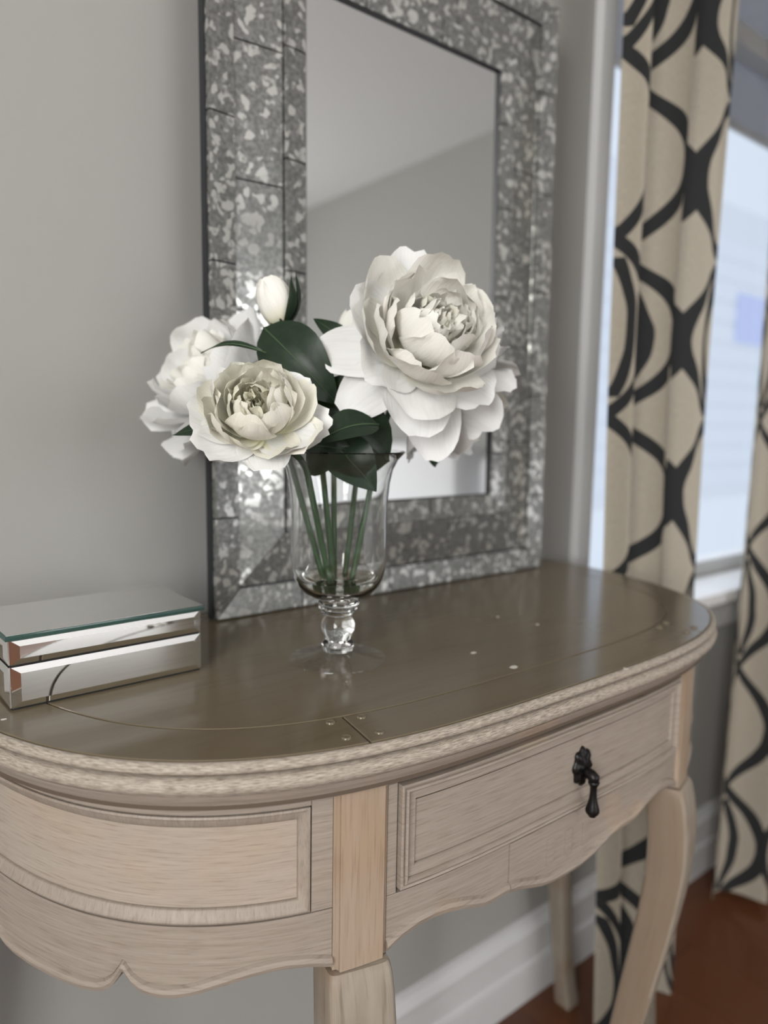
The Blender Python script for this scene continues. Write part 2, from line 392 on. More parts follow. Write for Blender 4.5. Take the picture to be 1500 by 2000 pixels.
def strip(name, s0, s1, prof, m, parent=table, n=None, smooth=True, ang=35):
    """closed profile of (offset, z) swept along the outline between arcs s0 and s1; z may be a function of s"""
    n = n or max(2, int(abs(s1-s0)/.006)+1); vs, uv = [], []
    cum = 0; base = []
    for i in range(n):
        s = s0+(s1-s0)*i/(n-1)
        d = 0; last = None
        for off, z in prof:
            zz = z(s) if callable(z) else z
            p, _ = oc(s, off); v = Vector((p.x, p.y, T+zz)); 
            if last is not None: d += (v-last).length
            last = v; vs.append(v); uv.append((s, T+zz if len(prof) < 10 else d))
    k = len(prof)
    fs = grid_faces(n, k, False, True) + [tuple(range(k)), tuple(range((n-1)*k, n*k))]
    o = fixn(obj(name, vs, fs, m, parent, uvs=uv))
    return autosmooth(o, ang) if smooth else o
# moulded slab
edge_prof = [(.0050, -.0022), (.0044, -.0006), (.0028, -.0003), (.0006, -.0016), (-.0008, -.0040), (-.0004, -.0064), (.0016, -.0078), (.0062, -.0083), (.0062, -.0097),
             (.0016, -.0102), (-.0010, -.0120), (-.0022, -.0150), (-.0016, -.0184), (.0008, -.0208), (.0036, -.0216), (.0036, -.0226), (.03, -.0226), (.03, -.0022)]
strip('edge_moulding', -S_MAX, S_MAX, edge_prof, M_EDGE, n=300, ang=50)
strip('glaze_line', -S_MAX, S_MAX, [(.0050, -.0082), (.0050, -.0098), (.012, -.0098), (.012, -.0082)], M_GROOVE, n=200)
strip('cove_moulding', -S_MAX, S_MAX, [(.0034, -.0228), (.0042, -.0250), (.0058, -.0275), (.0074, -.0300), (.0088, -.0325), (.0098, -.0352), (.03, -.0352), (.03, -.0228)], M_APRON, n=200, ang=50)
def slab(name, pts, z0, z1, m, parent=table, bev=0.):
    n = len(pts); vs = [(p.x, p.y, z) for z in (z0, z1) for p in pts]
    fs = [tuple(range(n))[::-1], tuple(range(n, 2*n))] + [(i, (i+1) % n, n+(i+1) % n, n+i) for i in range(n)]
    o = fixn(obj(name, vs, fs, m, parent))
    if bev:
        bm = bmesh.new(); bm.from_mesh(o.data); es = [e for e in bm.edges if all(v.co.z > z1-1e-6 for v in e.verts)]
        bmesh.ops.bevel(bm, geom=es, offset=bev, segments=1, affect='EDGES'); bm.to_mesh(o.data); bm.free()
    return o
S = [(-1+2*i/160)*S_MAX for i in range(161)]
core = [oc(s, .008)[0] for s in S]
slab('top_core', core, T-.034, T-.0016, M_GROOVE)
def clip_back(pts): return [Vector((p.x, min(p.y, 0))) for p in pts]
GRO = .052; GAP = .0007
inner_pts = [oc(s, GRO+GAP)[0] for s in S if oc(s, GRO+GAP)[0].y < .0]
slab('inset_panel', inner_pts, T-.0016, T, M_TOP, bev=.0006)
JL, JR = s_of_x(-.2185+U0), s_of_x(.2185+U0)
def border(s0, s1):
    ss = [s0+(s1-s0)*i/70 for i in range(71)]
    pts = [oc(s, .0056)[0] for s in ss] + [oc(s, GRO-GAP)[0] for s in reversed(ss)]
    slab('border_board', pts, T-.0016, T, M_TOP, bev=.0006)
border(-S_MAX, JL-GAP); border(JL+GAP, JR-GAP); border(JR+GAP, S_MAX)
for J in (JL, JR):
    for ds, of in ((-.0135, .045), (-.0125, .0175), (.0135, .045), (.0125, .0165)):
        p, n = oc(J+ds, of)
        pg = lathe('peg', [(0, -.001), (.0036, -.001), (.0036, .0006), (.0030, .0012), (.0022, .0008), (0, .0009)], M_TOP, table, (p.x, p.y, T), 14)
rng = random.Random(3)
M_FLECK = plain('white_paint_fleck', (.62, .58, .52), .5)
for (px, py, r) in ((925, 1275, .0032), (1003, 1303, .0042), (1050, 1220, .0025), (972, 1205, .002), (1222, 1306, .003), (8, 1405, .002)):
    d = at(px, py, 1)-CAM; P = CAM+d*((T-CAM.z)/d.z) - tl; k = 9
    vs = [(P.x+r*(.7+.5*rng.random())*math.cos(2*math.pi*i/k), P.y+r*.7*(.7+.5*rng.random())*math.sin(2*math.pi*i/k), T+zz) for zz in (-.0002, .00025) for i in range(k)]
    fixn(obj('paint_fleck', vs, [tuple(range(k)), tuple(range(k, 2*k))]+[(i, (i+1) % k, k+(i+1) % k, k+i) for i in range(k)], M_FLECK, table))

# apron
LEGW = .0212
SLl, SLr = s_of_x(-.2185+U0), s_of_x(.2185+U0)          # leg centres along the outline
ZT = -.0345
def interp(tab, x):
    if x <= tab[0][0]: return tab[0][1]
    for (a, b), (c, d) in zip(tab, tab[1:]):
        if x <= c:
            t = (x-a)/(c-a); return b+(d-b)*t
    return tab[-1][1]
SIDE = [(0, -.162), (.017, -.1577), (.034, -.1553), (.046, -.1556), (.059, -.157), (.072, -.1598), (.084, -.1628), (.098, -.1668), (.11, -.169), (.12, -.1697), (.129, -.1690), (.137, -.1668), (.144, -.1625), (.149, -.156), (.151, -.1535), (.1535, -.158), (.159, -.1655), (.165, -.170), (.173, -.1728), (.185, -.1742), (.21, -.1745)]
side_len = S_MAX-(SLr+LEGW)
def side_z(d): d = min(d, side_len-d); return interp(SIDE, d*.42/side_len if False else d)
FRONT = [(0, -.1785), (.02, -.178), (.035, -.1755), (.05, -.171), (.065, -.1665), (.08, -.1645), (.098, -.1650), (.105, -.1645), (.112, -.1625), (.125, -.1585), (.14, -.1550), (.155, -.1533), (.17, -.1545), (.185, -.1585), (.2, -.166)]
strip('carcass', -S_MAX, S_MAX, [(.0225, ZT), (.0225, -.128), (.034, -.128), (.034, ZT)], M_GROOVE, n=150)
G = .0005
def ring_mould(name, s0, s1, z0, z1, prof, m, parent):
    """mitred moulding frame on the bowed front; prof: (distance in from the outer edge, offset)"""
    sg = 1 if s1 > s0 else -1; nl = max(8, int(abs(s1-s0)/.006)); loop = [(i/nl, 0) for i in range(nl+1)] + [(1, j/4) for j in range(1, 5)] + [(1-i/nl, 1) for i in range(1, nl+1)] + [(0, 1-j/4) for j in range(1, 4)]
    vs, uv = [], []
    for a, b in loop:
        for d, off in prof:
            s_ = s0+sg*d + (s1-s0-2*sg*d)*a; z = z0-d + (z1-z0+2*d)*b; p, _ = oc(s_, off)
            vs.append(Vector((p.x, p.y, T+z))); uv.append((s_, T+z))
    return autosmooth(fixn(obj(name, vs, grid_faces(len(loop), len(prof), True), m, parent, uvs=uv)), 35)
def apron_side(sg):
    sa = (SLl-LEGW) if sg < 0 else (SLr+LEGW); se = sg*S_MAX
    def zb(s): return side_z(abs(s-sa))
    e1 = sa+sg*.0165; e2 = e1+sg*.0088; b1 = se-sg*.02; b2 = b1-sg*.0088
    strip('lower_rail', sa+sg*G, se, [(.018, -.1195), (.018, lambda s: zb(s)+.0085), (.0184, lambda s: zb(s)+.0080), (.0158, lambda s: zb(s)+.0070), (.0150, lambda s: zb(s)+.004), (.0164, lambda s: zb(s)+.0005), (.019, zb), (.034, zb), (.034, -.1195)], M_APRON, n=300, ang=12)
    strip('stile', sa+sg*G, e1-sg*G, [(.018, ZT), (.018, -.1185), (.024, -.1185), (.024, ZT)], M_APRON)
    strip('stile', b1+sg*G, se, [(.018, ZT), (.018, -.1185), (.024, -.1185), (.024, ZT)], M_APRON)
    strip('top_rail', e1, b1, [(.018, ZT), (.018, -.0428), (.024, -.0428), (.024, ZT)], M_APRON)
    zi0, zi1 = -.0522, -.1085
    ring_mould('panel_moulding', e1+sg*G, b1-sg*G, -.0436, -.1178, [(0, .0235), (.0002, .0172), (.0016, .0166), (.0026, .0178), (.0034, .0182), (.0080, .0198), (.0086, .0206), (.0088, .026)], M_EDGE2, table)
    strip('side_panel', e2+sg*G, b2-sg*G, [(.0212, zi0-G), (.0212, zi1+G), (.028, zi1+G), (.028, zi0-G)], M_PANEL)
M_EDGE2 = painted_wood('glazed_moulding_wood', (.30, .252, .21), (.42, .362, .31), (.25, .185, .13), .5, grain=(240, 60, 1), brown_lo=.55, brown_hi=.8, bstr=.5)
apron_side(-1); apron_side(1)
# front: rails, stiles, drawer
fa, fb = SLl+LEGW, SLr-LEGW
fm = (fa+fb)/2
DA, DB = fm-.1895, fm+.1895
def fz(s): return interp(FRONT, abs(s-fm))
strip('front_top_rail', fa+G, fb-G, [(.018, ZT), (.018, -.0398), (.026, -.0398), (.026, ZT)], M_APRON)
strip('front_stile', fa+G, DA-.0006, [(.018, -.0404), (.018, -.1225), (.026, -.1225), (.026, -.0404)], M_APRON)
strip('front_stile', DB+.0006, fb-G, [(.018, -.0404), (.018, -.1225), (.026, -.1225), (.026, -.0404)], M_APRON)
for a, b, nn in ((fa+G, fm-.0755, 60), (fm-.0749, fm+.0749, 70), (fm+.0755, fb-G, 60)):
    pr = .0 if nn != 70 else -.0006
    strip('front_lower_rail', a, b, [(.018+pr, -.1230), (.018+pr, lambda s: fz(s)+.0100), (.0184+pr, lambda s: fz(s)+.0094), (.0156+pr, lambda s: fz(s)+.0082), (.0148+pr, lambda s: fz(s)+.005), (.0164, lambda s: fz(s)+.0007), (.0195, fz), (.034, fz), (.034, -.1230)], M_APRON, n=nn, ang=12)
for k in (-1, 0, 1):
    c = fm+k*.0245
    strip('flute', c-.0042, c+.0042, [(.0182, -.136), (.0158, -.1372), (.0158, -.1588), (.0182, -.160)], M_APRON, n=6)
dz0, dz1 = -.0412, -.1192
drawer = strip('drawer', DA+.0152, DB-.0152, [(.0180, dz0-.0155), (.0180, dz1+.0155), (.03, dz1+.0155), (.03, dz0-.0155)], M_APRON)
ring_mould('drawer_lip', DA+.0006, DB-.0006, dz0, dz1, [(0, .026), (.0002, .0138), (.0012, .0128), (.0026, .0134), (.0034, .0152), (.0038, .0130), (.0050, .0120), (.0062, .0134), (.0068, .0160), (.0070, .026)], M_APRON, drawer)
ring_mould('drawer_moulding', DA+.0076, DB-.0076, dz0-.0070, dz1+.0070, [(0, .026), (.0001, .0158), (.0062, .0160), (.0070, .0170), (.0076, .0190), (.0077, .026)], M_APRON, drawer)
# drop pull
hx, hz = .0215, T-.0838
hp, hn = oc(s_of_x(hx), .0182)
hb = Vector((hp.x, hp.y, hz)); hout = Vector((-hn.x, -hn.y, 0))
hside = Vector((0, 0, 1)).cross(hout)
vs = []; n = 40
for ring, (rr, dd) in enumerate(((0, .0052), (.35, .0058), (.55, .0040), (.78, .0046), (1.0, .0018), (1.02, 0))):
    for i in range(n):
        a = 2*math.pi*i/n; lob = 1+.09*math.cos(8*a)*(rr > .5)
        vs.append(hb + hside*(.0115*rr*lob*math.cos(a)) + Vector((0, 0, .0165*rr*lob*math.sin(a))) + hout*(dd+.0006*math.cos(8*a)*(.4 < rr < 1)))
autosmooth(fixn(obj('pull_backplate', vs, grid_faces(6, n, False, True)+[tuple(range(5*n, 6*n))], M_IRON, drawer)), 60)
pk = hb + hout*.004 + Vector((0, 0, -.003))
tube('pull_post', [pk, pk+hout*.004, pk+hout*.007+Vector((0, 0, -.001)), pk+hout*.0098+Vector((0, 0, -.003)), pk+hout*.0102+Vector((0, 0, -.006))], [.0046, .0042, .0048, .0052, .0042], M_IRON, drawer, 14)
dp = pk + hout*.0100
lathe('pull_drop', [(0, -.0050), (.0040, -.0050), (.0050, -.0068), (.0040, -.0088), (.0030, -.0108), (.0028, -.015), (.0033, -.021), (.0046, -.0265), (.0058, -.0305), (.0060, -.0328), (.0050, -.0348), (.0034, -.0358), (.0032, -.0372), (0, -.0380)], M_IRON, drawer, dp, 20)

# legs
def leg(name_s, base, outd, side, path, m_up, m_low, post=None):
    """base: plan point of the leg axis; path: (z, shift along outd, half width across, half depth)"""
    def ring(z, sh, a, b, tw=0):
        out = []
        for k in range(24):
            t = 2*math.pi*k/24; c, s = math.cos(t), math.sin(t); e = 2/8
            u = math.copysign(abs(c)**e, c)*a; v = math.copysign(abs(s)**e, s)*b
            q = base + outd*(sh+v) + side*u; out.append(Vector((q.x, q.y, z)))
        return out
    # dense smooth path
    pts = []
    for i in range(len(path)-1):
        p0, p1, p2, p3 = path[max(i-1, 0)], path[i], path[i+1], path[min(i+2, len(path)-1)]
        for k in range(6):
            t = k/6; pts.append([.5*((2*p1[j])+(-p0[j]+p2[j])*t+(2*p0[j]-5*p1[j]+4*p2[j]-p3[j])*t*t+(-p0[j]+3*p1[j]-3*p2[j]+p3[j])*t**3) for j in range(4)])
    pts.append(list(path[-1]))
    vs, uv = [], []
    for q in pts:
        r = ring(*q); vs += r; uv += [(k*.008, q[0]) for k in range(24)]
    lo = obj('leg', vs, grid_faces(len(pts), 24, False, True)+[tuple(range(24)), tuple(range((len(pts)-1)*24, len(pts)*24))], m_low, table, uvs=uv)
    autosmooth(fixn(lo), 40)
    if name_s == 'front':                                # inner flank in a darker, browner wood tone
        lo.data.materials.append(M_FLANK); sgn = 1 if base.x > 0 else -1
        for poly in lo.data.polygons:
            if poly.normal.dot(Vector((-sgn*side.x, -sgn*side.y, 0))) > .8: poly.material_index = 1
    return lo
for sg, Sx in ((-1, SLl), (1, SLr)):
    # square rubbed post following the bow of the front
    pst = strip('leg_post', Sx-LEGW, Sx+LEGW, [(.0140, ZT), (.0140, -.1655), (.050, -.1655), (.050, ZT)], M_LEG, n=9, ang=30)
    bm = bmesh.new(); bm.from_mesh(pst.data)
    es = [e for e in bm.edges if abs(e.verts[0].co.z-e.verts[1].co.z) > .05 and e.calc_face_angle(0) > .6]
    bmesh.ops.bevel(bm, geom=es, offset=.004, segments=3, affect='EDGES'); bm.to_mesh(pst.data); bm.free(); autosmooth(pst, 40)
    L = pst.data.uv_layers[0].data
    for poly in pst.data.polygons:
        for li in poly.loop_indices:
            c = pst.data.vertices[pst.data.loops[li].vertex_index].co; L[li].uv = (c.x+c.y*.5, c.z)
    p, n = oc(Sx, .034); outd = Vector((sg*.28, -.96)); sd = Vector((.96, sg*.28))
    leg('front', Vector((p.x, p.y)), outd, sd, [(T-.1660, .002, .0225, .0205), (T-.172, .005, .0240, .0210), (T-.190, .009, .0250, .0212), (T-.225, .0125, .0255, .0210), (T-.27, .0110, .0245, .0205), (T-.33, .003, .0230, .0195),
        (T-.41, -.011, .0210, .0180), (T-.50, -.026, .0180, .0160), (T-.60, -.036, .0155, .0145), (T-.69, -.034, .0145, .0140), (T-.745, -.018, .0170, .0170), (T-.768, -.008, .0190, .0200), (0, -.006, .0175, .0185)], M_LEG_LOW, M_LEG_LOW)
    b0 = Vector((sg*.398, -.038)); od = Vector((sg*.98, .0)); 
    leg('rear', b0, od, Vector((0, 1)), [(T-.036, 0, .017, .017), (T-.15, 0, .018, .018), (T-.20, .012, .019, .019), (T-.28, .030, .019, .019), (T-.40, .044, .017, .017), (T-.52, .058, .0155, .0155), (T-.64, .074, .0140, .0140), (T-.73, .088, .0140, .0140), (T-.76, .095, .0155, .0155), (0, .097, .0150, .0150)], M_LEG_LOW, M_LEG_LOW)
boxes('back_rail', [(-.40, .40, -.030, -.012, T-.15, T-.034)], M_APRON, table)

# ------------------------------------------------------------------ mirror leaning on the table
MX0, MX1, MZ, MH = .3405, .8628, T+.0005, .771
mir = empty('wall_mirror', (MX0, -.058, MZ), 'tall mirror with antiqued mosaic glass frame standing on the console table', 'mirror')
mir.rotation_euler = (-math.atan(.0123), 0, 0)
MWD = MX1-MX0
boxes('backing_board', [(0, MWD, -.002, .009, 0, MH)], M_BLACK, mir); boxes('rear_frame', [(.05, MWD-.05, .009, .040, .012, MH-.03)], M_LINING, mir)
def bandq(a0, n0, a1, n1, side, u0, u1, mitre0, mitre1, name, m):
    """one glass tile of the frame: a = distance from the outer edge, n = height off the board; u along the side"""
    Ls = MH if side in 'LR' else MWD
    def P(a, n, u):
        if side == 'L': return Vector((a, -n, u))
        if side == 'R': return Vector((MWD-a, -n, u))
        if side == 'B': return Vector((u, -n, a))
        return Vector((u, -n, MH-a))
    def lim(u, a, mi):
        return u if mi == 0 else (a if mi < 0 else Ls-a)
    top = [P(a, n, lim(u, a, mi)) for a, n, u, mi in ((a0, n0, u0, mitre0), (a0, n0, u1, mitre1), (a1, n1, u1, mitre1), (a1, n1, u0, mitre0))]
    cen = sum(top, Vector())/4
    top = [v+(cen-v).normalized()*.0005 for v in top]
    bot = [Vector((v.x, .002, v.z)) for v in top]
    return fixn(obj(name, top+bot, BOXF, m, mir))
rng = random.Random(11)
for side in 'LRBT':
    Ls = MH if side in 'LR' else MWD
    for (a0, n0, a1, n1, tile, ph) in ((.0012, .0105, .0296, .0065, .128, .07), (.0312, .0030, .0845, .0070, .128, .0), (.0858, .0120, .1120, .0090, .105, .04)):
        cuts = [a1 + .018]; u = a1*0+tile*(.55+ph*4)
        us = []
        while u < Ls-a1-.03:
            if u > a1+.03: us.append(u)
            u += tile*(.88+.24*rng.random())
        edges = [None]+us+[None]
        for i in range(len(edges)-1):
            e0, e1 = edges[i], edges[i+1]
            bandq(a0, n0, a1, n1, side, (e0 or 0)+.0004, (e1 or Ls)-.0004, -1 if e0 is None else 0, 1 if e1 is None else 0, 'mosaic_tile', M_ANTIQUE)
boxes('mirror_glass', [(.1125, MWD-.1125, -.0045, -.0015, .1125, MH-.1125)], M_MIRROR, mir)
for bx in ((.1122, .1134, -.0075, -.002, .112, MH-.112), (MWD-.1134, MWD-.1122, -.0085, -.002, .112, MH-.112), (.112, MWD-.112, -.0075, -.002, .1122, .1134), (.112, MWD-.112, -.0085, -.002, MH-.1134, MH-.1122)):
    boxes('inner_fillet', [bx], M_BLACK, mir)

# ------------------------------------------------------------------ mirrored trinket box
bxl = Vector((.1175, -.1985, T)); BW, BD, BH = .1445, .086, .0555
box = empty('mirrored_box', bxl, 'lidded silvery trinket box of mirror glass with a dark green lid rim', 'box'); box.rotation_euler = (0, 0, .0219)
def bevel_panel(name, x0, x1, z0, z1, face, parent, th=.003, bv=.006):
    """mirror panel with a bevelled border; face: 'F','B','L','R' of the box"""
    o = []
    for (i, d) in ((0, .0012), (bv, th)):
        o += [(x0+i, d, z0+i*.75), (x1-i, d, z0+i*.75), (x1-i, d, z1-i*.75), (x0+i, d, z1-i*.75)]
    o = [(x0, 0, z0), (x1, 0, z0), (x1, 0, z1), (x0, 0, z1)] + o
    def P(u, d, z):
        return {'F': (u, -d, z), 'B': (u, BD+d, z), 'L': (-d, u, z), 'R': (BW+d, u, z)}[face]
    f = [(0, 1, 2, 3)] + [(k+i, k+(i+1) % 4, k+4+(i+1) % 4, k+4+i) for k in (0, 4) for i in range(4)] + [(8, 9, 10, 11)]
    return fixn(obj(name, [P(*v) for v in o], f, M_BEVEL, parent))
zb0, zb1, zl0, zl1 = .0018, .0315, .0332, .0512
body = boxes('box_body', [(.0002, BW-.0002, .0002, BD-.0002, 0, zb1+.0004)], M_LINING, box)
lid = boxes('box_lid', [(.0004, BW-.0004, .0004, BD-.0004, zb1+.0004, zl1)], M_LINING, box)
for fc, a, b in (('F', 0, BW), ('B', 0, BW), ('L', 0, BD), ('R', 0, BD)):
    bevel_panel('mirror_panel', a, b, zb0, zb1, fc, body); bevel_panel('mirror_panel', a, b, zl0, zl1, fc, lid)
boxes('lid_glass_edge', [(-.0034, BW+.0034, -.0034, BD+.0034, zl1, BH-.0003)], M_GREEN_EDGE, lid, .0005)
boxes('lid_mirror', [(-.0026, BW+.0026, -.0026, BD+.0026, BH-.0004, BH)], M_BEVEL, lid)

# ------------------------------------------------------------------ glass vase
VX, VY = .3718, -.2395
vase = empty('glass_vase', (VX, VY, T), 'clear footed glass vase with bulbed stem and flared rim on the table', 'vase')
K = 1/2337
foot = [(0, .6), (97, .6), (100, 2), (99.5, 4), (80, 7), (50, 12), (30, 19), (0, 19.2)]
outer = [(0, 19.6), (30, 19.6), (31, 24), (33, 29), (33.5, 34), (30, 39), (25, 43), (28, 50), (33, 60), (35, 69), (33, 80), (27, 90), (25, 94), (33, 97), (36, 100), (32, 103.5), (38, 106), (41, 109), (37, 113), (42, 117), (43, 121), (40, 126),
         (52, 133), (70, 143), (82, 156), (90, 172), (95, 192), (97, 215), (97, 260), (96.5, 300), (98, 335), (101, 365), (107, 392), (117, 412), (128, 424), (131, 427)]
inner = [(129, 429), (126, 427), (114, 414), (104, 394), (97, 366), (93.5, 335), (92, 300), (92.5, 260), (92.5, 216), (90.5, 194), (85.5, 176), (77.5, 161), (66, 150), (49, 141), (28, 136), (0, 134)]
def vs_(p): return [(r*K, z*K) for r, z in p]
vb = lathe('vase_body', vs_(outer+inner), M_GLASS, vase, None, 72)
for p in vb.data.polygons: p.use_smooth = True
lathe('vase_foot', vs_(foot), M_PANE, vase, None, 72)
wz = 172
water = [(0, 134.6), (28, 136.6), (49, 141.6), (65.5, 150.6), (77, 161.6), (82.8, wz-.6), (81, wz), (0, wz)]
lathe('water', vs_(water), M_WATER, vase, None, 64)

# ------------------------------------------------------------------ flowers
def petal_mesh(L, w, a0, a1, kpow, rc, frill, rng, tip=.0, nu=9, nv=10, r0=.002, shape=.62, notch=.12, z0=0.):
    """petal in flower space: axis +z, petal leaves along +x. returns verts, faces, uvs"""
    vs, uvs = [], []
    ph = [rng.random()*100 for _ in range(3)]
    r, z = r0, z0; cl = []
    for j in range(nv):
        v = j/(nv-1); al = a0+(a1-a0)*v**kpow + (tip*max(0, v-.72)/.28)
        cl.append((r, z, al)); r += L/(nv-1)*math.cos(al); z += L/(nv-1)*math.sin(al)
    for j in range(nv):
        v = j/(nv-1); r, z, al = cl[j]
        ww = w*(math.sin(math.pi*min(1, (.10+.90*v)**shape*.90)) if v < 1 else math.sin(math.pi*.90)) 
        ww = w*max(.16, (math.sin(math.pi*(.07+.73*v**.9)))**.6)
        for i in range(nu):
            u = -1+2*i/(nu-1); edge = abs(u)
            lat = u*ww*.5; ang = lat/rc; t = rc*math.sin(ang); inn = rc*(1-math.cos(ang))
            ex = v**2.2
            nz = noise.noise(Vector((u*1.7+ph[0], v*2.2, ph[1])))*frill*(.25+ex) + noise.noise(Vector((u*5+ph[1], v*3+ph[2], 3.3)))*frill*.55*ex*(.3+edge)
            sl = -(u*u)*L*.13*ex - L*notch*ex*max(0, noise.noise(Vector((u*2.6+ph[2], 7.7, ph[0])))) 
            sl += L*.035*ex*noise.noise(Vector((u*8+ph[0], ph[1], 1.1)))
            # tangent and inward normal in the radial plane
            tr, tz = math.cos(al), math.sin(al); nr, nzv = -math.sin(al), math.cos(al)
            rr = r + tr*sl + nr*(inn*1.0+nz); zz = z + tz*sl + nzv*(inn*1.0+nz)
            vs.append(Vector((rr, t, zz))); uvs.append((u*.5+.5, v))
    return vs, grid_faces(nv, nu), uvs
def frame_of(axis, roll=0.):
    z = axis.normalized(); x = CR - z*CR.dot(z); x.normalize(); y = z.cross(x)
    R = Matrix((x, y, z)).transposed(); return R @ Matrix.Rotation(roll, 3, 'Z')
def add_petal(parent, base, R, az, data, m, tilt=0.):
    vs, fs, uv = data; Rz = R @ Matrix.Rotation(az, 3, 'Z') @ Matrix.Rotation(tilt, 3, 'X')
    o = obj('petal', [Rz @ v + base for v in vs], fs, m, parent, True, uv)
    return o
D2R = math.radians
def peony(name, label, centre, axis, R0, layers, seed, vase_pt, bend, leaves=(), roll=0., extra=()):
    rng = random.Random(seed)
    root = empty(name, Vector((VX, VY, T)), label, 'flower', None); org = Vector((VX, VY, T))
    Rm = frame_of(axis, roll); base = centre - axis.normalized()*R0*.62 - org
    for (n, L, w, a0, a1, kp, rc, fr, tip, m, jit, z0, az0) in layers:
        for i in range(n):
            az = az0+2*math.pi*i/n + rng.uniform(-.5, .5)*2*math.pi/n*jit; s = 1+rng.uniform(-.1, .1)
            j = rng.uniform(-.14, .14)*jit*2
            add_petal(root, base, Rm, az, petal_mesh(L*R0*s, w*R0*s, D2R(a0)+j, D2R(a1)+j*1.6, kp, rc*R0, fr*R0, rng, D2R(tip), z0=z0*R0, r0=.03*R0), m, rng.uniform(-.1, .1)*jit)
    for az, L, w, a0, a1, tip in extra:
        add_petal(root, base, Rm, az, petal_mesh(L*R0, w*R0, D2R(a0), D2R(a1), 1., 1.1*R0, .07*R0, rng, D2R(tip), r0=.03*R0), M_PETAL_OUT)
    stem_to(root, base, axis, vase_pt, bend); 
    for lf in leaves: add_leaf(root, org, *lf)
    return root
def stem_to(root, base, axis, vp, bend):
    b = Vector(base); foot = Vector((vp[0], vp[1], .0615)); rim = Vector((vp[2], vp[3], .165))
    pts = bez(foot, foot.lerp(rim, .35), foot.lerp(rim, .75), rim, 9) + bez(rim, rim+(rim-foot).normalized()*.03, b-axis.normalized()*bend, b+axis.normalized()*.002, 12)[1:]
    tube('stem', pts, [.0026]*len(pts), M_STEM, root, 10)
def add_leaf(root, org, a, b, width, nrm, bend=.15, fold=.25):
    """leaf blade from point a to tip b, facing nrm"""
    a = Vector(a)-org; b = Vector(b)-org; t = (b-a); L = t.length; t.normalize(); n = Vector(nrm); n = (n - t*n.dot(t)).normalized(); s = t.cross(n)
    vs, uvs = [], []; nv, nu = 12, 7
    for j in range(nv):
        v = j/(nv-1); w = width*.5*max(.02, math.sin(math.pi*v**.8)**.85 if 0 < v < 1 else 0)
        c = a + t*(L*v) + n*(L*bend*math.sin(math.pi*v))
        for i in range(nu):
            u = -1+2*i/(nu-1)
            vs.append(c + s*(w*u) + n*(abs(u)*w*fold + .0012*noise.noise(Vector((u*2, v*5, L*99))))); uvs.append((u*.5+.5, v*2))
    lf = obj('leaf', vs, grid_faces(nv, nu), M_LEAF, root, True, uvs)
    mid = [a + t*(L*j/11) + n*(L*bend*math.sin(math.pi*j/11)+.0004) for j in range(12)]
    tube('midrib', mid, [.0008*(1-j/13) for j in range(12)], M_VEIN, lf, 5)
tocam = -fwd
BIG = [ # n, length, width, a0, a1, power, curl radius, frill, tip, material, jitter, z0, azimuth
    (7, 1.55, 1.30, -12, 62, 1.0, 1.25, .10, -35, M_PETAL_OUT, .5, .00, .2),
    (7, 1.62, 1.22, -4, 92, 1.0, 1.00, .09, -12, M_PETAL, .5, .03, .6),
    (8, 1.62, 1.12, 2, 118, .95, .85, .10, 2, M_PETAL, .5, .06, .1),
    (8, 1.48, 1.00, 10, 124, .95, .70, .11, 0, M_PETAL, .6, .09, .5),
    (8, 1.22, .80, 22, 128, .9, .52, .09, 0, M_PETAL, .8, .12, .0),
    (11, 1.06, .55, 34, 112, .9, .36, .14, -5, M_PETAL, 1., .14, .3),
    (12, .98, .44, 48, 104, .9, .26, .16, -10, M_PETAL, 1., .16, .8),
    (11, .92, .36, 60, 98, .9, .22, .18, -15, M_PETAL_CREAM, 1., .18, .2),
    (5, .78, .28, 80, 94, .9, .20, .12, 0, M_PETAL_IN, 1., .2, .5)]
OPEN = [
    (8, 1.50, 1.22, -12, 58, 1.0, 1.25, .09, -25, M_PETAL_OUT, .5, .00, .1),
    (8, 1.60, 1.15, -4, 98, 1.0, 1.0, .08, -4, M_PETAL_CREAM, .6, .03, .4),
    (8, 1.62, 1.10, 2, 120, .95, .85, .08, 6, M_PETAL_CREAM, .6, .05, .0),
    (8, 1.52, 1.00, 8, 126, .95, .72, .08, 6, M_PETAL_CREAM, .7, .08, .5),
    (8, 1.34, .84, 16, 124, .92, .55, .10, 4, M_PETAL_CREAM, .8, .11, .2),
    (9, 1.12, .60, 28, 114, .9, .38, .14, 0, M_PETAL_IN, .9, .13, .7),
    (9, .96, .42, 42, 104, .9, .26, .18, -10, M_PETAL_IN, 1., .15, .1),
    (7, .82, .32, 56, 96, .9, .20, .20, -20, M_PETAL_IN, 1., .15, .5),
    (5, .66, .24, 70, 92, .9, .16, .20, -20, M_PETAL_IN, 1., .15, .4)]
LOOSE = [
    (9, 1.55, 1.40, -14, 46, 1.0, 1.3, .13, -25, M_PETAL_OUT, .5, .00, .1),
    (9, 1.50, 1.30, -4, 78, 1.0, 1.0, .12, -10, M_PETAL_OUT, .5, .04, .5),
    (8, 1.42, 1.10, 6, 104, .95, .8, .11, 5, M_PETAL_OUT, .6, .08, .2),
    (8, 1.20, .85, 18, 112, .9, .5, .11, 5, M_PETAL, .7, .1, .6),
    (7, .95, .55, 40, 106, .9, .3, .12, 5, M_PETAL, 1., .12, .3)]
